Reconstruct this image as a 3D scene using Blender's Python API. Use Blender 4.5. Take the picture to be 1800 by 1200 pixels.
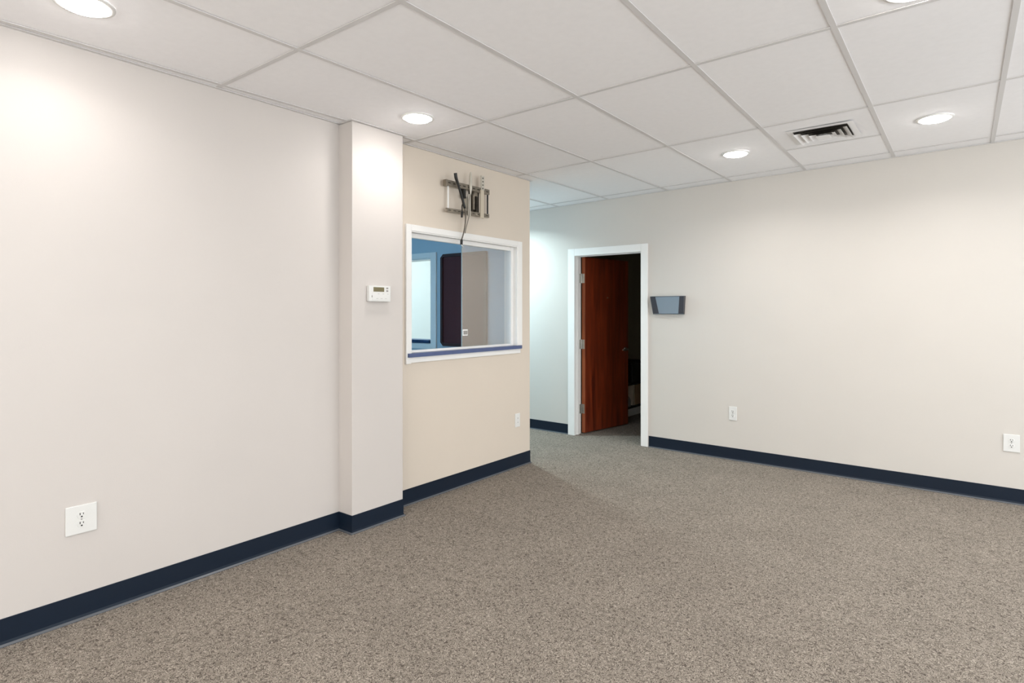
import bpy, bmesh, math, random
from mathutils import Vector, Matrix
random.seed(4)
for o in list(bpy.data.objects): bpy.data.objects.remove(o)
sc = bpy.context.scene
COL = sc.collection

# ---------------------------------------------------------------- camera
F, TH, HY, CAMZ = 1042.8, 0.6504, 548.9, 1.36
cam_d = bpy.data.cameras.new('camera'); cam = bpy.data.objects.new('camera', cam_d); COL.objects.link(cam)
cam.location = (0, 0, CAMZ); cam.rotation_euler = (math.pi/2, 0, TH)
cam_d.sensor_width = 36; cam_d.lens = F/1800*36; cam_d.shift_y = (HY-600)/1800
cam_d.clip_start = .05
sc.camera = cam
# ---------------------------------------------------------------- world and light
w = bpy.data.worlds.new('world'); sc.world = w; w.use_nodes = True
w.node_tree.nodes['Background'].inputs[0].default_value = (.62, .76, 1, 1)
w.node_tree.nodes['Background'].inputs[1].default_value = 1.0
sc.view_settings.view_transform = 'Standard'; sc.view_settings.look = 'None'
sc.view_settings.exposure = 0.34; sc.view_settings.gamma = 1; sc.view_settings.use_curve_mapping = False

WARM = (1, .975, .95); COOL = (.74, .94, .98)
LAMP_W = 6.6        # downlight power
def area(name, loc, rot, sx, sy, power, color, spread=180):
    l = bpy.data.lights.new(name, 'AREA'); l.shape = 'RECTANGLE'; l.size = sx; l.size_y = sy
    l.energy = power; l.color = color; l.spread = math.radians(spread)
    o = bpy.data.objects.new(name, l); COL.objects.link(o); o.location = loc; o.rotation_euler = rot
    return o
area('front_fill', (.1, -2.36, 1.45), (math.pi/2, 0, math.pi), 5.8, 2.2, 180, (.86, .94, 1))  # unseen soft fill, added to brighten ceiling and walls
area('side_fill', (3.36, 2.6, 1.40), (math.pi/2, 0, math.pi/2), 5.2, 2.1, 125, (.86, .94, 1))  # second added fill, standing before the plain right wall
area('corridor_daylight', (-7.9, 4.98, 1.3), (math.pi/2, 0, -math.pi/2), 1.0, 2.0, 42, (.66, .91, .98))
area('office_daylight', (-5.0, .66, 1.5), (math.pi/2, 0, math.pi), 1.8, 1.2, 60, (.52, .80, .97))

# ---------------------------------------------------------------- geometry of the place
def fz(x, y=0): return 0.004 - .0062*(x+2.6)                      # the slab falls a little to the right
def cz(x, y): return 2.5617 + .0062*(y-2.04) + .0134*(x+.68)      # and the ceiling grid is not quite level
def wy(x): return 5.59 - .012*(x+1.5)                             # face of the back wall
XL, XP, XQ = -3.10, -2.972, -3.11                                 # left wall, pier face, lobby window wall
Y1, Y2, Y3 = 2.293, 2.705, 4.352                                  # pier start, pier end, corner of corridor
CT, ST = math.cos(TH), math.sin(TH)
def ray(px, py):
    a = (px-900)/F; return Vector((a*CT-ST, a*ST+CT, (HY-py)/F))
def on_x(px, py, x):      # point of the plane x = const seen at a place of the photograph
    r = ray(px, py); p = r*(x/r.x); return (p.y, p.z+CAMZ)
def on_y(px, py, y):
    r = ray(px, py); p = r*(y/r.y); return (p.x, p.z+CAMZ)

# ---------------------------------------------------------------- materials
def lin(c):
    return tuple(((v/255)/12.92 if v/255 <= .04045 else ((v/255+.055)/1.055)**2.4) for v in c)
def mat(name, rgb, rough=.6, metal=0, spec=.5, noise=0, nscale=8, bump=0, bscale=200, coat=0):
    m = bpy.data.materials.new(name); m.use_nodes = True; nt = m.node_tree; b = nt.nodes['Principled BSDF']
    c = lin(rgb); b.inputs['Base Color'].default_value = (*c, 1)
    b.inputs['Roughness'].default_value = rough; b.inputs['Metallic'].default_value = metal
    b.inputs['Specular IOR Level'].default_value = spec; b.inputs['Coat Weight'].default_value = coat
    tc = nt.nodes.new('ShaderNodeTexCoord')
    if noise:
        n = nt.nodes.new('ShaderNodeTexNoise'); n.inputs['Scale'].default_value = nscale; n.inputs['Detail'].default_value = 4
        nt.links.new(tc.outputs['Object'], n.inputs['Vector'])
        r = nt.nodes.new('ShaderNodeValToRGB')
        r.color_ramp.elements[0].position = .3; r.color_ramp.elements[1].position = .7
        r.color_ramp.elements[0].color = (*[v*(1-noise) for v in c], 1); r.color_ramp.elements[1].color = (*[min(1, v*(1+noise)) for v in c], 1)
        nt.links.new(n.outputs['Fac'], r.inputs[0]); nt.links.new(r.outputs[0], b.inputs['Base Color'])
    if bump:
        n = nt.nodes.new('ShaderNodeTexNoise'); n.inputs['Scale'].default_value = bscale; n.inputs['Detail'].default_value = 3
        nt.links.new(tc.outputs['Object'], n.inputs['Vector'])
        bn = nt.nodes.new('ShaderNodeBump'); bn.inputs['Strength'].default_value = bump; bn.inputs['Distance'].default_value = .002
        nt.links.new(n.outputs['Fac'], bn.inputs['Height']); nt.links.new(bn.outputs[0], b.inputs['Normal'])
    return m
M = {}
M['paint'] = mat('wall_paint', (205, 199, 192), .55, spec=.35, noise=.012, nscale=2, bump=.12, bscale=260)
M['paint_left'] = mat('wall_paint_left', (202, 195, 190), .5, spec=.35, noise=.010, nscale=2, bump=.12, bscale=260)
M['paint_tan'] = mat('wall_paint_tan', (212, 200, 186), .55, spec=.35, noise=.012, nscale=2, bump=.12, bscale=260)
M['paint_office'] = mat('office_paint', (176, 194, 206), .6, noise=.01)
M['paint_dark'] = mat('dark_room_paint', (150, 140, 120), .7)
M['white'] = mat('white_enamel', (234, 232, 229), .35, noise=.008, nscale=5)
M['tile'] = mat('ceiling_tile', (246, 244, 245), .9, spec=.2, noise=.012, nscale=30, bump=.25, bscale=420)
M['tbar'] = mat('tee_bar_enamel', (214, 211, 210), .55)
M['gap'] = mat('shadow_gap', (60, 58, 55), .9)
M['vinyl'] = mat('navy_vinyl', (17, 29, 44), .45, spec=.25, noise=.06, nscale=3, bump=.06, bscale=60)
M['toe'] = mat('vinyl_toe_sheen', (86, 89, 94), .28)  # paler than the strip: the sheen of the cove foot is put into the colour
M['plastic'] = mat('white_plastic', (221, 220, 217), .3)
M['slot'] = mat('slot_dark', (40, 36, 32), .6)
M['lcd'] = mat('lcd', (112, 104, 74), .25)
M['grey_mark'] = mat('grey_mark', (150, 146, 142), .5)
M['steel'] = mat('brushed_steel', (175, 172, 165), .35, metal=1, noise=.08, nscale=40)
M['bracket'] = mat('bracket_metal', (138, 130, 118), .38, metal=.75, noise=.12, nscale=25)
M['bracket_light'] = mat('bracket_light', (196, 190, 178), .4, metal=.3, noise=.05, nscale=25)
M['sleeve_tan'] = mat('sleeve_tan', (194, 182, 163), .45)
M['bracket_dark'] = mat('bracket_dark', (70, 64, 56), .4, metal=.6, noise=.15, nscale=25)
M['rubber'] = mat('black_rubber', (22, 20, 19), .45)
M['cable_grey'] = mat('grey_cable', (120, 112, 102), .5)
M['lead_brown'] = mat('lead_brown', (92, 84, 74), .5)
M['cable_white'] = mat('white_cable', (205, 200, 190), .5)
M['laminate'] = mat('blue_laminate', (74, 88, 128), .3, noise=.05, nscale=20)
M['navy_top'] = mat('navy_top', (12, 52, 92), .4)
M['mahogany'] = mat('mahogany_frame', (50, 17, 10), .3, noise=.2, nscale=10)
M['maroon'] = mat('maroon_fabric', (72, 32, 36), .8, noise=.06, nscale=60)
M['black'] = mat('black_plastic', (20, 19, 18), .5)
M['tan_card'] = mat('tan_card', (176, 140, 104), .7, noise=.05)
M['pale_card'] = mat('pale_card', (214, 200, 180), .7)
M['vent'] = mat('vent_enamel', (238, 236, 236), .45)
M['vent_shade'] = mat('painted_vent_shade', (58, 53, 46), .6)  # dark tone painted in for the shade inside the diffuser
# carpet: level loops of mixed taupe yarn
def carpet():
    m = bpy.data.materials.new('loop_carpet'); m.use_nodes = True; nt = m.node_tree; b = nt.nodes['Principled BSDF']
    N = nt.nodes.new; L = nt.links.new
    tc = N('ShaderNodeTexCoord')
    dn = N('ShaderNodeTexNoise'); dn.inputs['Scale'].default_value = 70; dn.inputs['Detail'].default_value = 2
    L(tc.outputs['Object'], dn.inputs['Vector'])
    mx = N('ShaderNodeMix'); mx.data_type = 'VECTOR'; mx.inputs['Factor'].default_value = .012
    L(tc.outputs['Object'], mx.inputs[4]); L(dn.outputs['Color'], mx.inputs[5])
    n1 = N('ShaderNodeTexNoise'); n1.inputs['Scale'].default_value = 56; n1.inputs['Detail'].default_value = 1.5; n1.inputs['Roughness'].default_value = .5
    n1.inputs['Distortion'].default_value = .5
    L(mx.outputs[1], n1.inputs['Vector'])
    r = N('ShaderNodeValToRGB'); e = r.color_ramp.elements          # contour bands read as curled yarn
    dk, md, lt = (*lin((72, 65, 59)), 1), (*lin((124, 115, 105)), 1), (*lin((172, 162, 150)), 1)
    e[0].position = .30; e[0].color = md; e[1].position = .72; e[1].color = md
    for p_, c_ in ((.36, dk), (.40, md), (.43, lt), (.465, md), (.495, dk), (.525, md), (.555, lt), (.59, md), (.625, dk), (.66, lt)):
        k = e.new(p_); k.color = c_
    L(n1.outputs['Fac'], r.inputs[0])
    n2 = N('ShaderNodeTexNoise'); n2.inputs['Scale'].default_value = 3.2; n2.inputs['Detail'].default_value = 3
    L(tc.outputs['Object'], n2.inputs['Vector'])
    mr = N('ShaderNodeMapRange'); mr.inputs[1].default_value = .3; mr.inputs[2].default_value = .7; mr.inputs[3].default_value = .94; mr.inputs[4].default_value = 1.05
    L(n2.outputs['Fac'], mr.inputs[0])
    mm = N('ShaderNodeVectorMath'); mm.operation = 'SCALE'; L(r.outputs[0], mm.inputs[0]); L(mr.outputs[0], mm.inputs['Scale'])
    L(mm.outputs[0], b.inputs['Base Color'])
    b.inputs['Roughness'].default_value = .95; b.inputs['Specular IOR Level'].default_value = .15
    bn = N('ShaderNodeBump'); bn.inputs['Strength'].default_value = .55; bn.inputs['Distance'].default_value = .004
    L(r.outputs[0], bn.inputs['Height']); L(bn.outputs[0], b.inputs['Normal'])
    return m
M['carpet'] = carpet()
def wood(name, dark, light):
    m = bpy.data.materials.new(name); m.use_nodes = True; nt = m.node_tree; b = nt.nodes['Principled BSDF']
    N = nt.nodes.new; L = nt.links.new
    tc = N('ShaderNodeTexCoord'); mp = N('ShaderNodeMapping'); mp.inputs['Scale'].default_value = (9, 9, .8)
    L(tc.outputs['Object'], mp.inputs[0]); n = N('ShaderNodeTexNoise'); n.inputs['Scale'].default_value = 2.2; n.inputs['Detail'].default_value = 6; n.inputs['Distortion'].default_value = .6
    L(mp.outputs[0], n.inputs['Vector']); r = N('ShaderNodeValToRGB'); r.color_ramp.elements[0].position = .3; r.color_ramp.elements[1].position = .72
    r.color_ramp.elements[0].color = (*lin(dark), 1); r.color_ramp.elements[1].color = (*lin(light), 1)
    L(n.outputs['Fac'], r.inputs[0]); L(r.outputs[0], b.inputs['Base Color'])
    b.inputs['Roughness'].default_value = .35
    return m
M['wood'] = wood('cherry_door_wood', (74, 24, 11), (126, 50, 22))
M['wood_lit'] = wood('cherry_lit_wood', (134, 66, 34), (170, 92, 50))  # brighter copy of the door wood, light on the hinge edge painted in
def glass(name, tint, refl, rough=0.0):
    m = bpy.data.materials.new(name); m.use_nodes = True; nt = m.node_tree
    for n in list(nt.nodes): nt.nodes.remove(n)
    N = nt.nodes.new; L = nt.links.new
    out = N('ShaderNodeOutputMaterial'); mix = N('ShaderNodeMixShader'); t = N('ShaderNodeBsdfTransparent'); g = N('ShaderNodeBsdfGlossy')
    t.inputs[0].default_value = (*tint, 1); g.inputs['Roughness'].default_value = rough
    mix.inputs[0].default_value = refl; g.inputs[0].default_value = (1, .95, .89, 1)
    L(t.outputs[0], mix.inputs[1]); L(g.outputs[0], mix.inputs[2]); L(mix.outputs[0], out.inputs[0])
    return m
M['glass'] = glass('reflective_glass', (.95, .95, .95), .235)
def smoked():
    m = bpy.data.materials.new('smoked_plastic'); m.use_nodes = True; nt = m.node_tree; b = nt.nodes['Principled BSDF']
    b.inputs['Base Color'].default_value = (*lin((92, 104, 114)), 1); b.inputs['Roughness'].default_value = .18
    b.inputs['Alpha'].default_value = .82
    return m
M['smoke'] = smoked()
M['smoke_front'] = mat('smoked_plastic_front', (126, 140, 152), .2)
M['smoke_dark'] = mat('smoked_plastic_dark', (52, 54, 62), .22)
def emit(name, rgb, s):
    m = bpy.data.materials.new(name); m.use_nodes = True; nt = m.node_tree; b = nt.nodes['Principled BSDF']
    b.inputs['Base Color'].default_value = (.9, .9, .9, 1); b.inputs['Emission Color'].default_value = (*rgb, 1); b.inputs['Emission Strength'].default_value = s
    return m
M['lens'] = emit('lamp_lens', (1, .97, .93), 34)
M['lens_cool'] = emit('lamp_lens_cool', (.8, .94, 1), 30)

# ---------------------------------------------------------------- builders
def hexa(bm, q, z0, z1):
    """q: four footprint corners, z0/z1: numbers or functions of (x, y)"""
    g = lambda z, p: z(*p) if callable(z) else z
    lo = [bm.verts.new((p[0], p[1], g(z0, p))) for p in q]; hi = [bm.verts.new((p[0], p[1], g(z1, p))) for p in q]
    n = len(q); bm.faces.new(lo[::-1]); bm.faces.new(hi)
    for i in range(n): bm.faces.new((lo[i], lo[(i+1) % n], hi[(i+1) % n], hi[i]))
def box(bm, x0, x1, y0, y1, z0, z1):
    hexa(bm, [(x0, y0), (x1, y0), (x1, y1), (x0, y1)], z0, z1)
def tube(bm, pts, r, seg=8):
    pts = [Vector(p) for p in pts]; rs = r if isinstance(r, (list, tuple)) else [r]*len(pts); rings = []
    for i, p in enumerate(pts):
        d = (pts[min(i+1, len(pts)-1)] - pts[max(i-1, 0)]).normalized()
        u = d.cross(Vector((0, 1, .01))); u = u if u.length > .01 else d.cross(Vector((1, 0, 0))); u.normalize(); v = d.cross(u)
        rings.append([bm.verts.new(p + (u*math.cos(k*2*math.pi/seg) + v*math.sin(k*2*math.pi/seg))*rs[i]) for k in range(seg)])
    for a, b in zip(rings, rings[1:]):
        for k in range(seg): bm.faces.new((a[k], a[(k+1) % seg], b[(k+1) % seg], b[k]))
    bm.faces.new(rings[0][::-1]); bm.faces.new(rings[-1])
def sweep(pts, n=6):          # smooth a polyline (Catmull-Rom)
    P = [Vector(p) for p in pts]; P = [P[0]*2-P[1]] + P + [P[-1]*2-P[-2]]; out = []
    for i in range(1, len(P)-2):
        a, b, c, d = P[i-1:i+3]
        for k in range(n):
            t = k/n; out.append(.5*((2*b)+(c-a)*t+(2*a-5*b+4*c-d)*t*t+(-a+3*b-3*c+d)*t**3))
    return out + [P[-2]]
def disc(bm, c, r0, z0, r1, z1, seg=40):     # frustum around z
    a = [bm.verts.new((c[0]+r0*math.cos(k*2*math.pi/seg), c[1]+r0*math.sin(k*2*math.pi/seg), z0)) for k in range(seg)]
    b = [bm.verts.new((c[0]+r1*math.cos(k*2*math.pi/seg), c[1]+r1*math.sin(k*2*math.pi/seg), z1)) for k in range(seg)]
    for k in range(seg): bm.faces.new((a[k], a[(k+1) % seg], b[(k+1) % seg], b[k]))
    return a, b
def obj(name, bm, m, parent=None, bevel=0, kind=None, smooth=False, label=None):
    bmesh.ops.recalc_face_normals(bm, faces=bm.faces[:])
    if bevel:
        bmesh.ops.bevel(bm, geom=[e for e in bm.edges if e.is_manifold and e.calc_face_angle(0) > .6], offset=bevel, segments=2, affect='EDGES', clamp_overlap=True, profile=.5)
    if parent is not None:
        off = parent_world(parent)
        bmesh.ops.transform(bm, matrix=off.inverted(), verts=bm.verts[:])
    me = bpy.data.meshes.new(name); bm.to_mesh(me); bm.free()
    if smooth:
        for p in me.polygons: p.use_smooth = True
    me.materials.append(M[m] if isinstance(m, str) else m)
    o = bpy.data.objects.new(name, me); COL.objects.link(o); o.parent = parent
    if kind: o['kind'] = kind
    if label: o['label'] = label
    return o
def parent_world(o):
    mtx = o.matrix_basis.copy()
    while o.parent: o = o.parent; mtx = o.matrix_basis @ mtx
    return mtx
def tag(o, label, cat, group=None):
    o['label'] = label; o['category'] = cat
    if group: o['group'] = group
    return o
def thing(name, loc, label, cat, group=None, rotz=0):
    o = bpy.data.objects.new(name, None); COL.objects.link(o); o.location = loc; o.rotation_euler = (0, 0, rotz); o.empty_display_size = .1
    return tag(o, label, cat, group)
def struct(name, boxes, m, parent=None, bevel=0):
    bm = bmesh.new()
    for b in boxes:
        if len(b) == 6: box(bm, *b)
        else: hexa(bm, *b)
    return obj(name, bm, m, parent, bevel, kind='structure' if parent is None else None)

# ================================================================ STRUCTURE
TOP = 2.78
bm = bmesh.new(); hexa(bm, [(-8.2, -2.6), (3.6, -2.6), (3.6, 8.4), (-8.2, 8.4)], -.25, fz)
obj('floor', bm, 'carpet', kind='structure')
T = .15
struct('wall_left', [(XL-T, XL, -2.6, Y1, -.1, TOP)], 'paint_left')
bm = bmesh.new(); hexa(bm, [(XL-T+.01, Y1), (XP, Y1), (XP, Y2), (XL-T+.01, Y2)], -.1, lambda x, y: cz(x, y)-.001)
pil = obj('wall_pier', bm, 'paint_left', kind='structure', bevel=.003)
# lobby wall with the reception window
XQb = XQ-.13
WY0, _ = on_x(719.5, 500, XQ); WY1, _ = on_x(908.5, 500, XQ)
_, WZ1 = on_x(721, 404.5, XQ); _, WZ0 = on_x(812, 621, XQ)
WZ0 -= .02
struct('wall_lobby', [(XQb, XQ, Y2, WY0, -.1, TOP), (XQb, XQ, WY1, Y3, -.1, TOP), (XQb, XQ, WY0, WY1, -.1, WZ0), (XQb, XQ, WY0, WY1, WZ1, TOP)], 'paint_tan')
# office wall along the corridor, with its own pass-through opening
OYo, OYi = Y3, Y3-.13                        # corridor face, office face
def office_pt(px, py): return on_y(px, py, OYi)
OX1, OZ1 = office_pt(758.5, 453.5); OX0 = OX1-.95
_, OZ0 = office_pt(758, 598)
struct('wall_office', [(OX1, XQb, OYi, OYo, -.1, TOP), (-8.0, OX0, OYi, OYo, -.1, TOP), (OX0, OX1, OYi, OYo, -.1, OZ0), (OX0, OX1, OYi, OYo, OZ1, TOP)], 'paint_office')
struct('wall_office_side', [(-6.9, -6.77, .5, OYi, -.1, TOP), (-6.9, XL-T, .42, .55, -.1, TOP)], 'paint_office')
# back wall with the door opening
def bw(x0, x1, z0, z1): return ([(x0, wy(x0)), (x1, wy(x1)), (x1, wy(x1)+.13), (x0, wy(x0)+.13)], z0, z1)
DX0, DX1 = -3.402, -2.605
_, DZ = on_y(1128, 441.5, wy(DX1))
struct('wall_back', [bw(-8.0, DX0-.02, -.1, TOP), bw(DX1+.02, 3.5, -.1, TOP), bw(DX0-.02, DX1+.02, DZ+.02, TOP)], 'paint')
struct('wall_corridor_end', [(-8.1, -7.95, OYo-.1, wy(-8)+.1, -.1, TOP)], 'paint')
struct('wall_right', [(3.4, 3.55, -2.6, wy(3.4)+.1, -.1, TOP)], 'paint')
struct('wall_front', [(XL-T, 3.55, -2.6, -2.45, -.1, TOP)], 'paint')
# store room behind the door
RY = wy(DX0)+.13
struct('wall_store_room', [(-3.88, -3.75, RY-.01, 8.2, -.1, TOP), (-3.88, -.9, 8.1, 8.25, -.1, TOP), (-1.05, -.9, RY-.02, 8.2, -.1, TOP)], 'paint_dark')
struct('roof_slab', [(-8.2, 3.6, -2.65, 8.4, TOP, TOP+.12)], 'paint_dark')
struct('ceiling_office', [(-6.9, XL-T, .42, OYi, 2.56, 2.6)], 'paint_office')
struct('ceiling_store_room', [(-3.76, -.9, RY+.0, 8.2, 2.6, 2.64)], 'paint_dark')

# ---- suspended ceiling: tees, tiles and wall angle are parts of it
lx = [lambda y, k=k: -2.985-.625*k for k in range(8, 0, -1)] + [lambda y: min(-2.98, max(-3.07, -3.03+.03*(y-1.53))), lambda y: -2.390+.012*y, lambda y: -1.703, lambda y: -1.01-.012*y,
      lambda y: -.437, lambda y: .168] + [lambda y, k=k: .168+.61*k for k in range(1, 7)]
cy = [lambda x, k=k: 1.55-1.28*k for k in range(4, 0, -1)] + [lambda x: 1.53+.012*(x+2.7), lambda x: 2.834, lambda x: 4.105-.018*(x+2.0), lambda x: 5.41-.018*(x+2.3)]
def clip(poly, rect):
    x0, x1, y0, y1 = rect
    for ax, lim, sgn in ((0, x0, 1), (0, x1, -1), (1, y0, 1), (1, y1, -1)):
        out = []
        for i in range(len(poly)):
            a, b = poly[i], poly[(i+1) % len(poly)]; da, db = (a[ax]-lim)*sgn, (b[ax]-lim)*sgn
            if da >= 0: out.append(a)
            if (da > 0 and db < 0) or (da < 0 and db > 0):
                t = da/(da-db); out.append((a[0]+(b[0]-a[0])*t, a[1]+(b[1]-a[1])*t))
        poly = out
        if len(poly) < 3: return []
    return poly
def cross(i, j):
    X = lx[i] if 0 <= i < len(lx) else (lambda y: -9 if i < 0 else 9); Yf = cy[j] if 0 <= j < len(cy) else (lambda x: -9 if j < 0 else 9)
    x, y = X(2), Yf(-1)
    for _ in range(5): x = X(y); y = Yf(x)
    return (x, y)
bm = bmesh.new(); hexa(bm, [(-7.95, -2.5), (3.45, -2.5), (3.45, 5.62), (-7.95, 5.62)], lambda x, y: cz(x, y)+.045, lambda x, y: cz(x, y)+.06)
ceiling = obj('ceiling', bm, 'tile', kind='structure')
E_ = .002
REG = [(XL+E_, 3.4-E_, -2.45+E_, 5.70), (-7.95, XL+E_, Y3+E_, 5.70)]
up = lambda d: (lambda x, y: cz(x, y)+d)
def below_wall(poly):       # cut off what runs past the slightly skewed back wall
    return [(x, min(y, wy(x)-E_)) for x, y in poly]
VI = 11   # column L3-L4 holds the air diffuser
def tile(poly, dz=0.0, m='tile', name='ceiling_tile'):
    b = bmesh.new(); hexa(b, poly, up(.003+dz), up(.018+dz)); return obj(name, b, m, ceiling)
def inset(a, b, c, d, g=.002):
    return [(a[0]+g, a[1]+g), (b[0]-g, b[1]+g), (c[0]-g, c[1]-g), (d[0]+g, d[1]-g)]
TW = .012
for i in range(-1, len(lx)):
    for j in range(-1, len(cy)):
        q = [cross(i, j), cross(i+1, j), cross(i+1, j+1), cross(i, j+1)]
        if i == VI and j == len(cy)-2:
            ym = 4.79; q1 = [q[0], q[1], (q[1][0]-.003, ym), (q[0][0]-.005, ym)]; q2 = [(q[0][0]-.005, ym), (q[1][0]-.003, ym), q[2], q[3]]; qs = [q1, q2]
        else: qs = [q]
        for qq in qs:
            for r, R in enumerate(REG):
                p = clip(inset(*qq), R)
                if p: 
                    p = below_wall(p)
                    ys = [v[1] for v in p]; xs = [v[0] for v in p]
                    if max(ys)-min(ys) > .03 and max(xs)-min(xs) > .03: tile(p, random.uniform(0, .0012))
def bar(a, b, R, w_=TW, z0=-.0006, z1=.0026, name='tee_bar'):
    d = Vector((b[0]-a[0], b[1]-a[1])).normalized(); n = Vector((-d.y, d.x))*w_
    q = [(a[0]+n.x, a[1]+n.y), (b[0]+n.x, b[1]+n.y), (b[0]-n.x, b[1]-n.y), (a[0]-n.x, a[1]-n.y)]
    p = clip(q, R)
    if p:
        p = below_wall(p); b_ = bmesh.new(); hexa(b_, p, up(z0), up(z1)); return obj(name, b_, 'tbar', ceiling)
for i in range(len(lx)):
    for R in REG:
        x = lx[i](2)
        if R[0] < x < R[1]:
            for j in range(-1, len(cy)): bar(cross(i, j), cross(i, j+1), R, name='main_tee')
for j in range(len(cy)):
    for i in range(-1, len(lx)):
        a, b = cross(i, j), cross(i+1, j)
        a2, b2 = (a[0]+TW, a[1]), (b[0]-TW, b[1])
        for R in REG:
            if R[2] < a[1] < R[3]: bar(a2, b2, R, name='cross_tee', z0=-.0002)
a, b = (lx[VI](4.8)+TW, 4.79), (lx[VI+1](4.8)-TW, 4.79); bar(a, b, REG[0], name='cross_tee', z0=-.0002)
def angle(q): 
    b_ = bmesh.new(); hexa(b_, q, up(-.0012), up(.0024)); obj('wall_angle', b_, 'tbar', ceiling)
A = .02
angle([(XL, -2.45), (XL+A, -2.45), (XL+A, Y1), (XL, Y1)])
angle([(XL, Y1-A), (XP+A, Y1-A), (XP+A, Y1), (XL, Y1)])
angle([(XP, Y1), (XP+A, Y1), (XP+A, Y2+A), (XP, Y2+A)])
angle([(XQ, Y2), (XP, Y2), (XP, Y2+A), (XQ, Y2+A)])
angle([(XQ, Y2+A), (XQ+A, Y2+A), (XQ+A, Y3+A), (XQ, Y3+A)])
angle([(-7.9, Y3), (XQ, Y3), (XQ, Y3+A), (-7.9, Y3+A)])
angle([(-7.9, wy(-7.9)-A), (3.4, wy(3.4)-A), (3.4, wy(3.4)), (-7.9, wy(-7.9))])
angle([(3.4-A, -2.45), (3.4, -2.45), (3.4, wy(3.4)), (3.4-A, wy(3.4))])

# ---- cove base: vertical vinyl strip with a toe that flares onto the carpet
BH = .112
def cove(name, pts, inward):
    """pts: polyline along the wall; inward: offset side (+1 left of travel)"""
    prof = [(0.0005, BH), (.0035, BH-.002), (.0035, .020), (.006, .009), (.013, .004), (.0145, .0015), (.0145, -.02), (0.0005, -.02)]
    P = [Vector(p) for p in pts]; bm = bmesh.new(); rings = []
    for i, p in enumerate(P):
        d0 = (P[i]-P[i-1]).normalized() if i else (P[1]-P[0]).normalized(); d1 = (P[i+1]-P[i]).normalized() if i < len(P)-1 else d0
        n0 = Vector((-d0.y, d0.x))*inward; n1 = Vector((-d1.y, d1.x))*inward; n = (n0+n1); n = n/max(1e-6, n.dot(n0))
        rings.append([bm.verts.new((p.x+n.x*a, p.y+n.y*a, fz(p.x)+h)) for a, h in prof])
    k = len(prof)
    for a, b in zip(rings, rings[1:]):
        for s in range(k):
            f_ = bm.faces.new((a[s], a[(s+1) % k], b[(s+1) % k], b[s]))
            if s in (3, 4): f_.material_index = 1  # faces that carry the painted sheen
    bm.faces.new(rings[0]); bm.faces.new(rings[-1][::-1])
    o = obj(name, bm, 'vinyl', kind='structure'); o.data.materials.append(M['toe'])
    return o
cove('baseboard_left', [(XL, -2.45), (XL, Y1), (XP, Y1), (XP, Y2), (XQ, Y2), (XQ, Y3), (XQb+.02, Y3)], -1)
cove('baseboard_corridor', [(-7.9, wy(-7.9)), (DX0-.068, wy(DX0-.068))], -1)
cove('baseboard_right', [(DX1+.078, wy(DX1+.078)), (3.4, wy(3.4))], -1)

# ---- window_1: reception window in the lobby wall
def XB(x0, x1, y0, y1, z0, z1): return (x0, x1, y0, y1, z0, z1)
win = bpy.data.objects.new('window_1', None); COL.objects.link(win); win.location = (XQ, (WY0+WY1)/2, WZ0); win['kind'] = 'structure'
CY0, _ = on_x(711.5, 500, XQ); CY1, _ = on_x(915.5, 500, XQ); _, CZ1 = on_x(711.5, 393, XQ); _, CZ0 = on_x(711.5, 640, XQ)
SY0, SZ0 = on_x(719, 628.5, XQ+.03); SY1, _ = on_x(917.5, 613, XQ+.03); _, SZ1 = on_x(719, 621.5, XQ+.03)
J = .004
def casing(name, bxs, parent=win, bev=.003):
    bm = bmesh.new()
    for b in bxs: box(bm, *b)
    return obj(name, bm, 'white', parent, bevel=bev)
casing('casing', [(XQ+.0005, XQ+.017, CY0, WY0+J, CZ0, CZ1)]); casing('casing', [(XQ+.0005, XQ+.017, WY1-J, CY1, SZ1, CZ1)])
casing('casing', [(XQ+.0005, XQ+.017, WY0+J, WY1-J, WZ1-J, CZ1)])
casing('apron', [(XQ+.0005, XQ+.013, WY0+J, CY1-.02, CZ0+.006, SZ0)])
casing('jamb', [(XQb, XQ+.012, WY0, WY0+.012, SZ1, WZ1)], bev=.001); casing('jamb', [(XQb, XQ+.012, WY1-.012, WY1, SZ1, WZ1)], bev=.001)
casing('head_jamb', [(XQb, XQ+.012, WY0+.012, WY1-.012, WZ1-.012, WZ1)], bev=.001)
bm = bmesh.new(); box(bm, XQb-.03, XQ+.018, WY0+.013, WY1-.013, SZ0+.0005, SZ1-.0005); box(bm, XQ+.0175, XQ+.032, SY0, SY1, SZ0, SZ1)
obj('sill', bm, 'laminate', win, label='blue laminate sill of the reception window')
# aluminium tracks and the sliding sash
GX = XQ-.045
PY0, _ = on_x(812, 500, GX); PY1 = WY1-.045
bm = bmesh.new()
for xx in (GX-.014, GX-.002, GX+.010): box(bm, xx, xx+.004, WY0+.013, WY1-.013, WZ1-.045, WZ1-.013)
obj('track', bm, 'white', win)
bm = bmesh.new(); box(bm, GX-.016, GX+.016, WY0+.013, WY1-.013, SZ1, SZ1+.008)
for xx in (GX-.014, GX+.010): box(bm, xx, xx+.004, WY0+.013, WY1-.013, SZ1+.008, SZ1+.016)
obj('track', bm, 'white', win)
bm = bmesh.new(); box(bm, GX-.02, GX+.02, WY1-.05, WY1-.0125, SZ1, WZ1-.013); obj('side_channel', bm, 'white', win, bevel=.002)
bm = bmesh.new(); box(bm, GX-.003, GX+.003, PY0, PY1, SZ1+.017, WZ1-.03)
pane = obj('glass_pane', bm, 'glass', win)
bm = bmesh.new(); box(bm, GX-.004, GX+.004, PY0-.004, PY0, SZ1+.017, WZ1-.03); obj('pane_edge', bm, mat('pane_edge', (150, 158, 156), .2), win)
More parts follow.
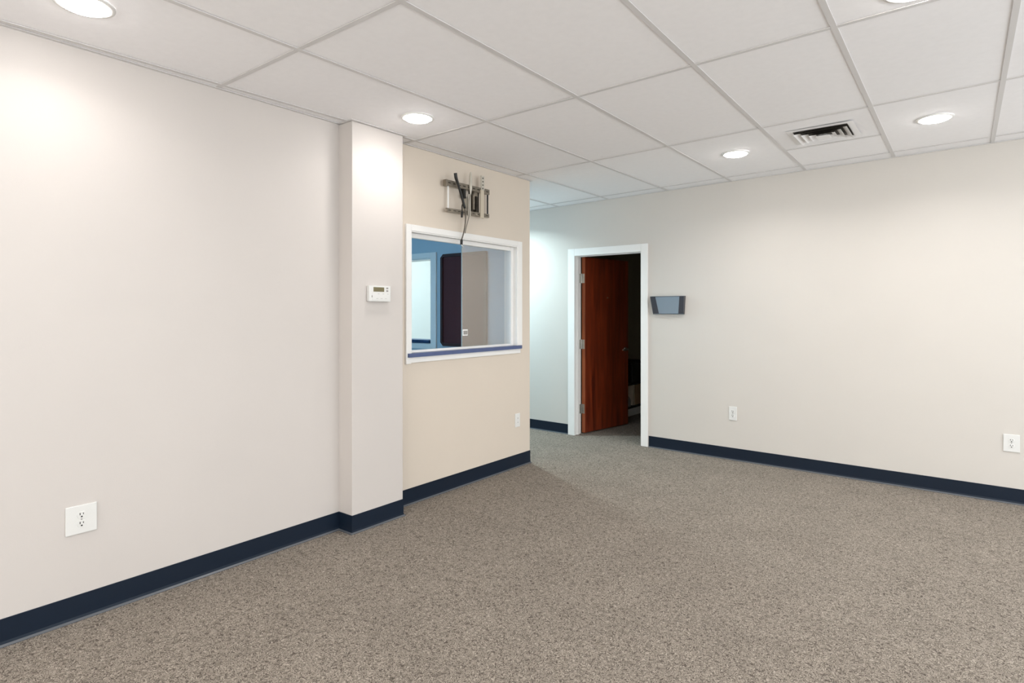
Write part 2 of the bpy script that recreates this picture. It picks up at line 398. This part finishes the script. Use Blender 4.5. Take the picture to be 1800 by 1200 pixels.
ly0, lz0 = on_x(812, 590, GX); ly1, lz1 = on_x(820.5, 578.5, GX)
bm = bmesh.new(); box(bm, GX+.0035, GX+.012, ly0, ly1, lz0, lz1); lk = obj('sash_lock', bm, 'white', win, bevel=.002, label='small white lock on the glass')
bm = bmesh.new(); box(bm, GX+.012, GX+.014, ly0+.004, ly1-.007, lz0+.01, lz1-.01); obj('lock_face', bm, 'grey_mark', lk)

# ---- window_2: pass-through from the office to the corridor
w2 = bpy.data.objects.new('window_2', None); COL.objects.link(w2); w2.location = ((OX0+OX1)/2, OYi, OZ0); w2['kind'] = 'structure'
CX1, CZ1b = office_pt(768, 443); _, CZ0b = office_pt(768, 614)
def w2c(name, b): 
    bm = bmesh.new(); box(bm, *b); return obj(name, bm, 'white', w2, bevel=.003)
w2c('casing', (OX1, CX1, OYi-.016, OYi-.0005, CZ0b, CZ1b)); w2c('casing', (OX0-.07, OX0, OYi-.016, OYi-.0005, CZ0b, CZ1b))
w2c('casing', (OX0, OX1, OYi-.016, OYi-.0005, OZ1, CZ1b)); w2c('apron', (OX0, OX1, OYi-.016, OYi-.0005, CZ0b, OZ0-.03))
w2c('jamb', (OX1-.01, OX1, OYi, OYo, OZ0, OZ1)); w2c('jamb', (OX0, OX0+.01, OYi, OYo, OZ0, OZ1)); w2c('head_jamb', (OX0+.01, OX1-.01, OYi, OYo, OZ1-.01, OZ1))
bm = bmesh.new(); box(bm, OX0+.011, OX1-.011, OYi-.03, OYo+.02, OZ0-.028, OZ0+.003); obj('sill', bm, 'navy_top', w2, label='dark blue sill of the office window')

# ---- door_1
DY = wy(DX0)
d1 = bpy.data.objects.new('door_1', None); COL.objects.link(d1); d1.location = ((DX0+DX1)/2, DY, 0); d1['kind'] = 'structure'
OXl, _ = on_y(999.5, 600, wy(-3.47)); OXr, _ = on_y(1139.5, 600, wy(-2.53)); _, OZt = on_y(1139.5, 427.5, wy(-2.53))
def skew(bm, x0, x1, d0, d1_, z0, z1):      # box that follows the back wall; d = distance behind its face
    hexa(bm, [(x0, wy(x0)+d0), (x1, wy(x1)+d0), (x1, wy(x1)+d1_), (x0, wy(x0)+d1_)], z0, z1)
def dpart(name, bs, m='white', bev=.003):
    bm = bmesh.new()
    for b in bs: skew(bm, *b)
    return obj(name, bm, m, d1, bevel=bev)
dpart('casing', [(OXl, DX0+.004, -.016, -.0005, fz(-3.4), OZt)]); dpart('casing', [(DX1-.004, OXr, -.016, -.0005, fz(-2.6), OZt)])
dpart('casing', [(DX0+.004, DX1-.004, -.016, -.0005, DZ-.004, OZt)])
dpart('jamb', [(DX0-.019, DX0, 0, .13, -.01, DZ)], bev=0); dpart('jamb', [(DX1, DX1+.019, 0, .13, -.01, DZ)], bev=0)
dpart('head_jamb', [(DX0-.019, DX1+.019, 0, .13, DZ, DZ+.019)], bev=0)
dpart('door_stop', [(DX0, DX0+.011, .045, .082, 0, DZ)], bev=.001); dpart('door_stop', [(DX1-.011, DX1, .045, .082, 0, DZ)], bev=.001)
dpart('door_stop', [(DX0+.011, DX1-.011, .045, .082, DZ-.011, DZ)], bev=.001)
# the leaf, opened about 80 degrees into the store room
HX, HYY = DX0+.006, DY+.142
leafE = bpy.data.objects.new('door_leaf_pivot', None)
ang = math.radians(80)
Rm = Matrix.Translation((HX, HYY, 0)) @ Matrix.Rotation(ang, 4, 'Z')
LW_, LT = .80, .044
LZ0, LZ1 = fz(-3.4)+.012, DZ-.006
def local_obj(name, bm, m, parent, bevel=0, smooth=False, label=None):
    bmesh.ops.transform(bm, matrix=Rm, verts=bm.verts[:]); return obj(name, bm, m, parent, bevel=bevel, smooth=smooth, label=label)
bm = bmesh.new(); box(bm, .004, LW_, -LT, 0, LZ0, LZ1); leaf = local_obj('door_leaf', bm, 'wood', d1, bevel=.002, label='cherry wood door leaf standing open into the dark room')
bm = bmesh.new(); box(bm, .0, .0045, -LT+.001, -.001, LZ0, LZ1); local_obj('lit_edge_strip', bm, 'wood_lit', leaf)  # thin strip whose lighter colour stands for light on the edge
for pyc in (489, 605, 718.5):
    _, hz = on_y(1024, pyc, HYY-.02)
    bm = bmesh.new(); box(bm, -.0022, 0, -LT+.004, 0.0, hz-.052, hz+.052)
    hg = local_obj('hinge', bm, 'steel', leaf)
    bm = bmesh.new(); tube(bm, [(-.002, .007, hz-.052), (-.002, .007, hz+.052)], .006, 10)
    for k in (-.018, .018): tube(bm, [(-.002, .007, hz+k-.0006), (-.002, .007, hz+k+.0006)], .0068, 10)
    local_obj('hinge_knuckle', bm, 'steel', hg)
    bm = bmesh.new()
    box(bm, DX0, DX0+.0025, DY+.092, DY+.131, hz-.052, hz+.052); obj('hinge_plate', bm, 'steel', d1)
# lever handle near the free edge
_, hz = on_y(1093, 613.5, 6.45)
bm = bmesh.new(); tube(bm, [(.735, -LT, hz), (.735, -LT-.012, hz)], .026, 20); tube(bm, [(.735, -LT-.012, hz), (.735, -LT-.05, hz)], .009, 12)
tube(bm, sweep([(.735, -LT-.045, hz), (.69, -LT-.052, hz+.001), (.625, -LT-.05, hz-.004)]), [.009]*12+[.006], 10)
local_obj('lever_handle', bm, 'steel', leaf, smooth=True)
bm = bmesh.new(); tube(bm, [(.735, 0, hz), (.735, .012, hz)], .026, 20); tube(bm, [(.735, .012, hz), (.735, .05, hz)], .009, 12)
tube(bm, [(.735, .045, hz), (.63, .05, hz)], .008, 10)
local_obj('lever_handle', bm, 'steel', leaf, smooth=True)
_, kz = on_y(1070, 523.5, 6.2)
bm = bmesh.new(); tube(bm, [(.40, -LT, kz), (.40, -LT-.008, kz)], .007, 10); local_obj('viewer', bm, 'steel', leaf)

# ================================================================ THINGS
# ---- downlights
def downlight(x, y, label, cool=False, power=LAMP_W, r=.083, color=None, group=None):
    z = cz(x, y)
    t = thing('downlight', (x, y, z), label, 'ceiling light', group or 'round recessed downlights in the ceiling tiles')
    seg = 48; bm = bmesh.new(); prof = [(r+.018, -.0005), (r+.017, -.004), (r+.004, -.0065), (r-.004, -.004), (r-.006, .001), (r+.018, .001)]
    rings = []
    for k in range(seg):
        a = 2*math.pi*k/seg; rings.append([bm.verts.new((x+p*math.cos(a), y+p*math.sin(a), z+h)) for p, h in prof])
    for k in range(seg):
        A_, B_ = rings[k], rings[(k+1) % seg]
        for s in range(len(prof)): bm.faces.new((A_[s], A_[(s+1) % len(prof)], B_[(s+1) % len(prof)], B_[s]))
    obj('trim_ring', bm, 'white', t, smooth=True)
    bm = bmesh.new(); hs = [(r-.004, .001), (r-.004, -.004), (r*.9, -.012), (r*.6, -.019), (r*.25, -.021)]; rg = [[bm.verts.new((x+p*math.cos(k*math.pi/18), y+p*math.sin(k*math.pi/18), z+h)) for k in range(36)] for p, h in hs]
    for A_, B_ in zip(rg, rg[1:]):
        for k in range(36): bm.faces.new((A_[k], A_[(k+1) % 36], B_[(k+1) % 36], B_[k]))
    bm.faces.new(rg[-1]); bm.faces.new(rg[0][::-1])
    obj('lens', bm, 'lens_cool' if cool else 'lens', t, smooth=True)
    l = bpy.data.lights.new('downlight_lamp', 'AREA'); l.shape = 'DISK'; l.size = r*1.9; l.energy = power; l.color = color or (COOL if cool else WARM)
    l.spread = math.radians(150)
    o = bpy.data.objects.new('downlight_lamp', l); COL.objects.link(o); o.parent = t; o.location = (0, 0, -.024)
    return t
def at_ceiling(px, py):
    r = ray(px, py); c0 = cz(0, 0)-CAMZ; return r*(c0/(r.z-.0134*r.x-.0062*r.y))
LB = [((148, 8), 'round white downlight nearest the left wall, cut by the top edge of the view'),
      ((734, 207), 'round white downlight in front of the wall pier, above the reception window side'),
      ((1293, 270), 'small round downlight near the back wall, left of the air diffuser'),
      ((1643, 208), 'round white downlight near the back wall, right of the air diffuser')]
for k, ((px, py), lab) in enumerate(LB):
    p = at_ceiling(px, py); downlight(p.x, p.y, lab, power=(2.0, 2.0, LAMP_W, LAMP_W)[k])
for x, y, hid in ((-2.65, -.95, 'round white downlight nearest the left wall at the front end of the lobby'),
        (-1.35, .55, 'round white downlight in the second column from the left wall'),
        (-.14, -.95, 'round white downlight in the middle of the front end of the lobby'), (-.15, 2.68, 'round white downlight nearer than the one right of the air diffuser, above the view'),
        (1.1, 4.6, 'round white downlight near the back wall, furthest right'), (1.1, 1.2, 'round white downlight in the front right part of the lobby'),
        (2.35, 2.8, 'round white downlight nearest the right wall')):
    downlight(x, y, hid, power=LAMP_W*(.5 if (x, y) == (1.1, 4.6) else .85))
for x, hid in ((-4.25, 'cool white downlight in the corridor, just round the corner of the tan wall'), (-5.9, 'cool white downlight deep in the corridor, seen through the office window')):
    downlight(x, 4.95, hid, cool=True, power=26 if x > -5 else 7)

# ---- air diffuser (square, stepped cones) set in its tile
vx0 = (lx[VI](4.45)+lx[VI+1](4.45))/2; 
vx, vy = -.755, 4.487
t = thing('ceiling_vent', (vx, vy, cz(vx, vy)), 'square white stepped air diffuser in a ceiling tile between two downlights', 'vent')
def sq(bm, r0, z0, r1, z1, th=.0015):      # square frustum band
    z = cz(vx, vy); A_ = []
    for r, zz in ((r0, z0), (r1, z1), (r1-th, z1+.001), (r0-th, z0+.001)):
        A_.append([bm.verts.new((vx+sx*r, vy+sy*r, z+zz)) for sx, sy in ((-1, -1), (1, -1), (1, 1), (-1, 1))])
    for a_, b_ in zip(A_, A_[1:]+A_[:1]):
        for k in range(4):
            f_ = bm.faces.new((a_[k], a_[(k+1) % 4], b_[(k+1) % 4], b_[k]))
            if a_ is A_[0] and len(A_) and z1 > z0: f_.material_index = 1        # shade inside the diffuser, painted on the blade's upper side
bm = bmesh.new(); sq(bm, .200, -.003, .166, -.006, .004); obj('frame', bm, 'vent', t)
bm = bmesh.new(); box(bm, vx-.168, vx+.168, vy-.168, vy+.168, cz(vx, vy)-.0005, cz(vx, vy)+.0005); obj('shade_sheet', bm, 'vent_shade', t)  # dark sheet standing in for the unlit hollow behind the blades
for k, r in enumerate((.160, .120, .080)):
    bm = bmesh.new(); sq(bm, r, -.022-.001*k, r-.030, -.004, .003); obj('louver_ring', bm, 'vent', t).data.materials.append(M['vent_shade'])
bm = bmesh.new(); sq(bm, .042, -.026, .012, -.006, .003); box(bm, vx-.041, vx+.041, vy-.041, vy+.041, cz(vx, vy)-.0275, cz(vx, vy)-.0255); obj('centre_plate', bm, 'vent', t)

# ---- outlets
def outlet(loc, rotz, w_, h_, label, name='wall_outlet', blank=False):
    """built facing local -Y, centred on loc"""
    t = thing(name, loc, label, 'outlet', None, rotz)
    R = Matrix.Translation(loc) @ Matrix.Rotation(rotz, 4, 'Z')
    def lo(n, bm, m, p, **k):
        bmesh.ops.transform(bm, matrix=R, verts=bm.verts[:]); return obj(n, bm, m, p, **k)
    bm = bmesh.new(); box(bm, -w_/2, w_/2, -.007, -.0004, -h_/2, h_/2); lo('cover_plate', bm, 'plastic', t, bevel=.0025)
    if blank:
        bm = bmesh.new(); box(bm, -.017, .017, -.009, -.007, -.034, .034); rc = lo('receptacle', bm, 'plastic', t, bevel=.001)
        for z in (-.018, .018):
            bm = bmesh.new(); box(bm, -.004, .004, -.0096, -.009, z-.004, z+.004); lo('jack', bm, 'grey_mark', rc)
        return t
    for s in (1, -1):
        bm = bmesh.new(); zc = s*.0195; seg = 20
        ring = [(.0172*math.cos(2*math.pi*k/seg), max(-.0143, min(.0143, .0172*math.sin(2*math.pi*k/seg)))+zc) for k in range(seg)]
        a_ = [bm.verts.new((x, -.0069, z)) for x, z in ring]; b_ = [bm.verts.new((x*.97, -.0088, zc+(z-zc)*.97)) for x, z in ring]
        for k in range(seg): bm.faces.new((a_[k], a_[(k+1) % seg], b_[(k+1) % seg], b_[k]))
        bm.faces.new(b_); bm.faces.new(a_[::-1]); rc = lo('receptacle', bm, 'plastic', t)
        bm = bmesh.new(); box(bm, -.0078, -.0046, -.0094, -.0086, zc+.000, zc+.0095); box(bm, .0048, .0074, -.0094, -.0086, zc+.001, zc+.0085)
        box(bm, -.0032, .0032, -.0094, -.0086, zc-.0105, zc-.0045); lo('slots', bm, 'slot', rc)
    bm = bmesh.new(); tube(bm, [(0, -.0069, 0), (0, -.0082, 0)], .003, 12); lo('screw', bm, 'grey_mark', t)
    return t
y, z = on_x(142.5, 911.5, XL); outlet((XL, y, z), math.pi/2, .118, .125, 'wide white outlet plate low on the left wall, nearest the camera')
y, z = on_x(909, 738, XQ); outlet((XQ, y, z), math.pi/2, .07, .118, 'narrow white outlet plate low on the tan wall under the reception window', blank=True)
x, z = on_y(1288.5, 726.5, wy(-1.6)); outlet((x, wy(x), z), -.012, .072, .125, 'white outlet low on the back wall, below and right of the file pocket', blank=False)
x, z = on_y(1778, 778.5, wy(.25)); outlet((x, wy(x), z), -.012, .092, .125, 'white outlet low on the back wall at the right edge of the view')

# ---- thermostat on the pier
y0, z0 = on_x(649.5, 529, XP+.03); y1, z1 = on_x(687, 502, XP+.03)
z0 = on_x(668, 530, XP+.03)[1]; z1 = on_x(668, 502, XP+.03)[1]
t = thing('thermostat', (XP, (y0+y1)/2, (z0+z1)/2), 'white wall thermostat with small olive display on the pier', 'thermostat')
bm = bmesh.new(); box(bm, XP+.0004, XP+.010, y0+.003, y1-.003, z0+.003, z1-.003); obj('back_plate', bm, 'plastic', t, bevel=.002)
bm = bmesh.new(); box(bm, XP+.010, XP+.030, y0, y1, z0, z1); obj('housing', bm, 'plastic', t, bevel=.004)
W_, H_ = y1-y0, z1-z0
def tb(name, a, b, c_, d, m, dx=.0012, par=t, bev=0):
    bm = bmesh.new(); box(bm, XP+.0295, XP+.030+dx, y0+a*W_, y0+b*W_, z1-d*H_, z1-c_*H_); return obj(name, bm, m, par, bevel=bev)
tb('display', .18, .68, .10, .38, 'lcd', .0008)
tb('button', .78, .87, .10, .20, 'grey_mark'); tb('button', .78, .87, .27, .37, 'grey_mark')
fl = tb('flap', .12, .94, .47, .90, 'plastic', .0016, bev=.0005)
tb('flap_catch', .10, .13, .62, .74, 'grey_mark', .002); 
for a in (.38, .60, .82): tb('mark', a, a+.07, .505, .525, 'grey_mark', .0019, par=fl)
for a in (.30, .50, .70): tb('mark', a, a+.10, .80, .815, 'grey_mark', .0019, par=fl)

# ---- wall file pocket
fx0, fz1 = on_y(1143, 521, wy(-2.5)-.05); fx1, _ = on_y(1202, 521, wy(-2.2)-.05); _, fz0 = on_y(1170, 551.5, wy(-2.3)-.04)
t = thing('file_pocket', ((fx0+fx1)/2, wy(-2.35), fz0), 'smoked plastic file pocket on the back wall beside the door', 'file holder')
def trap(bm, xa0, xa1, xb0, xb1, ya, yb, za, zb, th):   # panel: bottom edge (xa, ya, za), top edge (xb, yb, zb)
    v = []
    for dy in (0, th):
        v += [bm.verts.new((xa0, ya+dy, za)), bm.verts.new((xa1, ya+dy, za)), bm.verts.new((xb1, yb+dy, zb)), bm.verts.new((xb0, yb+dy, zb))]
    for q in ((0, 1, 2, 3), (7, 6, 5, 4), (0, 4, 5, 1), (1, 5, 6, 2), (2, 6, 7, 3), (3, 7, 4, 0)): bm.faces.new([v[k] for k in q])
yw = wy(-2.35)
wd = fx1-fx0
bx0, bx1 = fx0+wd*.065, fx1-wd*.03
bm = bmesh.new(); trap(bm, bx0, bx1, fx0, fx1, yw-.006, yw-.006, fz0, fz1+.002, .004); obj('back_panel', bm, 'smoke_dark', t)
bm = bmesh.new(); trap(bm, bx0, bx1, fx0, fx1, yw-.032, yw-.052, fz0, fz1, .003); fp = obj('front_panel', bm, 'smoke_front', t, label='translucent grey front')
bm = bmesh.new(); trap(bm, bx0, bx0+wd*.18, fx0, fx0+wd*.155, yw-.0335, yw-.0535, fz0, fz1, .0014); obj('side_band', bm, 'smoke_dark', fp)
bm = bmesh.new(); trap(bm, bx1-wd*.15, bx1, fx1-wd*.125, fx1, yw-.0335, yw-.0535, fz0, fz1, .0014); obj('side_band', bm, 'smoke_dark', fp)
bm = bmesh.new(); box(bm, bx0, bx1, yw-.034, yw-.002, fz0-.003, fz0+.004); obj('bottom', bm, 'smoke_dark', t)
bm = bmesh.new(); trap(bm, fx0, fx1, fx0, fx1, yw-.0545, yw-.0545, fz1-.005, fz1, .002); obj('rim', bm, 'smoke_dark', fp)
for s, (xb, xt) in enumerate(((bx0, fx0), (bx1-.003, fx1-.003))):
    bm = bmesh.new(); v = [bm.verts.new(p) for p in ((xb, yw-.002, fz0), (xb, yw-.032, fz0), (xt, yw-.052, fz1), (xt, yw-.002, fz1), (xb+.003, yw-.002, fz0), (xb+.003, yw-.032, fz0), (xt+.003, yw-.052, fz1), (xt+.003, yw-.002, fz1))]
    for q in ((0, 1, 2, 3), (7, 6, 5, 4), (0, 4, 5, 1), (1, 5, 6, 2), (2, 6, 7, 3), (3, 7, 4, 0)): bm.faces.new([v[k] for k in q])
    obj('side_panel', bm, 'smoke_dark', t)

# ---- television bracket on the tan wall
def bp(px, py, d): y_, z_ = on_x(px, py, XQ+d); return Vector((XQ+d, y_, z_))
c0 = bp(823, 345, 0)
t = thing('tv_bracket', c0, 'bare metal television bracket on the tan wall above the reception window', 'tv mount')
def slab(bm, P, Q, hgt, d0, d1_):     # bar from P to Q (y, z at wall), height hgt, from depth d0 to d1
    (ya, za), (yb, zb) = P, Q
    v = []
    for d in (d0, d1_):
        v += [bm.verts.new((XQ+d, ya, za-hgt/2)), bm.verts.new((XQ+d, yb, zb-hgt/2)), bm.verts.new((XQ+d, yb, zb+hgt/2)), bm.verts.new((XQ+d, ya, za+hgt/2))]
    for q in ((0, 1, 2, 3), (7, 6, 5, 4), (0, 4, 5, 1), (1, 5, 6, 2), (2, 6, 7, 3), (3, 7, 4, 0)): bm.faces.new([v[k] for k in q])
def vbar(bm, px, p0, p1, wpx, d0, d1_, taper=0):
    a_ = on_x(px-wpx/2, p0, XQ+d1_); b_ = on_x(px+wpx/2, p0, XQ+d1_); e_ = on_x(px, p1, XQ+d1_)
    y0_, y1_, zt, zb = a_[0], b_[0], on_x(px, p0, XQ+d1_)[1], e_[1]
    m_ = (y0_+y1_)/2; hw = (y1_-y0_)/2
    hexa_z(bm, m_-hw*(1-taper), m_+hw*(1-taper), m_-hw, m_+hw, zb, zt, d0, d1_)
def hexa_z(bm, yt0, yt1, yb0, yb1, zb, zt, d0, d1_):
    v = []
    for d in (d0, d1_):
        v += [bm.verts.new((XQ+d, yb0, zb)), bm.verts.new((XQ+d, yb1, zb)), bm.verts.new((XQ+d, yt1, zt)), bm.verts.new((XQ+d, yt0, zt))]
    for q in ((0, 1, 2, 3), (7, 6, 5, 4), (0, 4, 5, 1), (1, 5, 6, 2), (2, 6, 7, 3), (3, 7, 4, 0)): bm.faces.new([v[k] for k in q])
D1 = .055
def rail(pL, pR, hpx, d0=.008, d1_=D1, m='bracket'):
    P = on_x(*pL, XQ+d1_); Q = on_x(*pR, XQ+d1_); hgt = hpx*abs(on_x(pL[0], pL[1], XQ+d1_)[1]-on_x(pL[0], pL[1]+1, XQ+d1_)[1])
    bm = bmesh.new(); slab(bm, P, Q, hgt, d1_-.004, d1_); 
    # C-section lips
    slab(bm, (P[0], P[1]+hgt/2-.002), (Q[0], Q[1]+hgt/2-.002), .004, d1_-.018, d1_-.004); slab(bm, (P[0], P[1]-hgt/2+.002), (Q[0], Q[1]-hgt/2+.002), .004, d1_-.018, d1_-.004)
    r_ = obj('rail', bm, m, t)
    n = 9                       # slotted holes
    for k in range(n):
        f0 = (k+.25)/n; f1 = (k+.75)/n
        A_ = (P[0]+(Q[0]-P[0])*f0, P[1]+(Q[1]-P[1])*f0); B_ = (P[0]+(Q[0]-P[0])*f1, P[1]+(Q[1]-P[1])*f1)
        bm = bmesh.new(); slab(bm, A_, B_, hgt*.22, d1_, d1_+.0006); obj('slot', bm, 'bracket_dark', r_)
rail((785.5, 320), (860.5, 338), 9.5); rail((786, 368.5), (860, 379.5), 7)
def end_link(px, p0, p1, wpx, m):
    bm = bmesh.new(); vbar(bm, px, p0, p1, wpx, .030, .034); obj('end_rod', bm, m, t)
end_link(788, 324, 366, 2.2, 'white'); end_link(857.3, 340, 376, 2.2, 'rubber')
bm = bmesh.new(); vbar(bm, 785.8, 315, 326.5, 3.2, .03, D1+.006); obj('end_cap', bm, 'bracket', t)
bm = bmesh.new(); vbar(bm, 833.5, 331, 374, 17, .0006, .010); vbar(bm, 829.5, 337, 372, 2, .010, .028); vbar(bm, 837.5, 337, 372, 2, .010, .028); obj('wall_plate', bm, 'bracket_dark', t)
bm = bmesh.new(); vbar(bm, 833, 340, 368, 3.2, .012, .040); vbar(bm, 836.5, 329, 345, 7, .012, .045, .3); obj('swing_arm', bm, 'bracket', t)
bm = bmesh.new(); vbar(bm, 817, 329, 348, 3.8, .02, D1-.006); obj('tilt_arm', bm, 'rubber', t)
bm = bmesh.new(); vbar(bm, 822.5, 346, 376, 5.5, .012, .048); obj('tilt_arm', bm, 'bracket_light', t)
bm = bmesh.new(); tube(bm, [bp(827.2, yy, D1+.010) for yy in (302.3, 304, 308, 318, 330, 338, 343)], [.002, .0065, .0095, .0125, .0115, .007, .003], 12); vbar(bm, 825.5, 341, 380, 4.2, D1+.001, D1+.008); obj('upright', bm, 'bracket_light', t, bevel=.001)
bm = bmesh.new(); vbar(bm, 849, 309, 334, 5.4, D1+.001, D1+.010); up_ = obj('upright', bm, 'bracket_light', t, bevel=.001)
bm = bmesh.new(); vbar(bm, 848.2, 334, 383, 5.6, D1+.001, D1+.012); obj('sleeve', bm, 'sleeve_tan', t, bevel=.001)
for k in range(4):
    bm = bmesh.new(); vbar(bm, 849-.06*k, 312+k*6, 314.6+k*6, 1.6, D1+.0102, D1+.0107); obj('hole', bm, 'bracket_dark', up_)
for (px, py) in ((833, 345), (833, 356), (838, 377)):
    bm = bmesh.new(); tube(bm, [bp(px, py, .04), bp(px, py, .06)], .006, 10); obj('bolt', bm, 'bracket', t)

# ---- cables
def cable(name, pts, r, m, label, d=.075):
    P = sweep([bp(px, py, dd) for px, py, dd in pts]); bm = bmesh.new(); tube(bm, P, r, 10); return tag(obj(name, bm, m, smooth=True), label, 'cable')
P0 = [(800.5, 304, .085), (801.5, 312, .083), (804, 320, .080), (809, 336, .078), (813, 350, .076), (817, 366, .074), (818.5, 378, .072), (817.5, 395, .062), (815, 409, .05), (811.5, 421, .04)]
PA = P0[:6]; PB = [(816, 362, .0745), (817.2, 368, .074)] + P0[6:]; n_ = (len(PA)-1)*6+1
cable('power_cable', PA, [.0125-.003*min(1, max(0, (k-6)/10)) for k in range(n_)], 'rubber', 'thick black power cable slanting up across the left of the bracket')
cable('hanging_lead', PB, .0052, 'lead_brown', 'thin brown-grey lead running down from the black cable to the plug')
pl = thing('cable_plug', bp(811.5, 426, .04), 'black plug with a white tip dangling over the head of the reception window', 'plug')
bm = bmesh.new(); tube(bm, [bp(811.8, 420, .04), bp(811.3, 422.5, .04), bp(811, 430, .04)], [.004, .0105, .0095], 12); obj('plug_body', bm, 'rubber', pl, smooth=True)
bm = bmesh.new(); tube(bm, [bp(810.3, 429.5, .042), bp(812.2, 431.5, .044), bp(814.5, 434, .042)], .0042, 8); obj('white_tip', bm, 'plastic', pl, smooth=True, label='white tip of the plug')
cable('signal_cable', [(826.5, 341, .085), (824.5, 352, .084), (824.5, 364, .082), (825, 376, .078), (822.5, 388, .068), (819.8, 398, .060), (818.3, 405, .054), (817.5, 410, .05)], .0035, 'cable_grey', 'thin grey cable hanging from the middle of the bracket')
pl = thing('cable_end', bp(812.3, 377, .08), 'short black connector hanging under the lower rail of the bracket', 'plug')
bm = bmesh.new(); tube(bm, [bp(812.5, 371, .08), bp(812.2, 373, .08), bp(811.8, 382, .08)], [.006, .0085, .007], 10); obj('connector_body', bm, 'rubber', pl, smooth=True)
bm = bmesh.new(); tube(bm, sweep([bp(812.3, 371.5, .08), bp(812.2, 367, .078), bp(812.2, 363, .074), bp(812.5, 360, .062)]), .004, 8); obj('lead', bm, 'rubber', pl, smooth=True)

# ---- framed board on the office wall, seen through the reception window
bx0_, bz1_ = office_pt(777.5, 450.5); bx1_, _ = office_pt(857.5, 441); _, bz0_ = office_pt(778, 604.5)
bz1_ = max(bz1_, office_pt(857, 441)[1]); bz0_ = min(bz0_, office_pt(800, 608.5)[1])
t = thing('notice_board', ((bx0_+bx1_)/2, OYi, bz0_), 'dark maroon notice board in a mahogany frame on the office wall behind the glass', 'notice board')
ch = .035; FR = .028
def octa(x0, x1, z0, z1, c_): d_ = min(c_, .01); return [(x0+c_, z0), (x1-d_, z0), (x1, z0+d_), (x1, z1-d_), (x1-d_, z1), (x0+c_, z1), (x0, z1-c_), (x0, z0+c_)]
O1 = octa(bx0_, bx1_, bz0_, bz1_, ch); O2 = octa(bx0_+FR, bx1_-FR, bz0_+FR, bz1_-FR, .012)
bm = bmesh.new(); loops = []
for pts_, yy in ((O1, OYi-.0005), (O1, OYi-.030), (O2, OYi-.030), (O2, OYi-.018), (O2, OYi-.0005)): loops.append([bm.verts.new((x_, yy, z_)) for x_, z_ in pts_])
for a_, b_ in zip(loops, loops[1:]+loops[:1]):
    for k in range(8): bm.faces.new((a_[k], a_[(k+1) % 8], b_[(k+1) % 8], b_[k]))
obj('frame', bm, 'mahogany', t)
bm = bmesh.new(); a_ = [bm.verts.new((x_, OYi-.016, z_)) for x_, z_ in O2]; bm.faces.new(a_); b_ = [bm.verts.new((x_, OYi-.006, z_)) for x_, z_ in O2]; bm.faces.new(b_[::-1])
for k in range(8): bm.faces.new((a_[k], a_[(k+1) % 8], b_[(k+1) % 8], b_[k]))
obj('panel', bm, 'maroon', t)

# ---- store room contents glimpsed behind the door
sx = -3.75
t = thing('low_shelf', (sx+.15, 7.3, 0), 'low dark shelf with a pale plinth inside the dark room behind the door', 'shelf')
def sh(name, b, m, par=t, bev=0):
    bm = bmesh.new(); box(bm, *b); return obj(name, bm, m, par, bevel=bev)
F0 = fz(sx)
sh('plinth', (sx+.001, sx+.30, 6.75, 7.90, F0, F0+.10), 'white'); sh('bottom_shelf', (sx+.001, sx+.31, 6.74, 7.91, F0+.10, F0+.12), 'black')
sh('top_shelf', (sx+.001, sx+.31, 6.74, 7.91, F0+.40, F0+.42), 'black'); sh('side_panel', (sx+.001, sx+.31, 6.72, 6.74, F0, F0+.42), 'black'); sh('side_panel', (sx+.001, sx+.31, 7.91, 7.93, F0, F0+.42), 'black')
sh('back_panel', (sx+.001, sx+.008, 6.74, 7.91, F0+.12, F0+.40), 'black')
def fold(name, y0_, w_, h_, m, lab, cat):
    bm = bmesh.new(); box(bm, sx+.02, sx+.28, y0_, y0_+w_, F0+.121, F0+.121+h_)
    return tag(obj(name, bm, m, bevel=.002), lab, cat)
fold('binder', 7.20, .05, .27, 'pale_card', 'pale upright folder on the low shelf in the dark room', 'folder')
fold('box_file', 7.265, .22, .265, 'tan_card', 'tan box file beside the pale folder on the low shelf', 'box')
bm = bmesh.new()
tube(bm, [(sx+.23, 7.10, F0+.121), (sx+.23, 7.10, F0+.20), (sx+.23, 7.10, F0+.245)], [.06, .06, .035], 20)
tag(obj('canister', bm, 'grey_mark', smooth=False), 'grey rounded canister at the near end of the low shelf', 'canister')
t = thing('printer', (sx+.16, 7.38, F0+.421), 'black boxy machine on top of the low shelf in the dark room', 'printer')
bm = bmesh.new(); box(bm, sx+.03, sx+.29, 7.16, 7.60, F0+.421, F0+.66); obj('body', bm, 'black', t, bevel=.01)
bm = bmesh.new(); box(bm, sx+.04, sx+.27, 7.18, 7.58, F0+.6605, F0+.70); obj('lid', bm, 'black', t, bevel=.008)
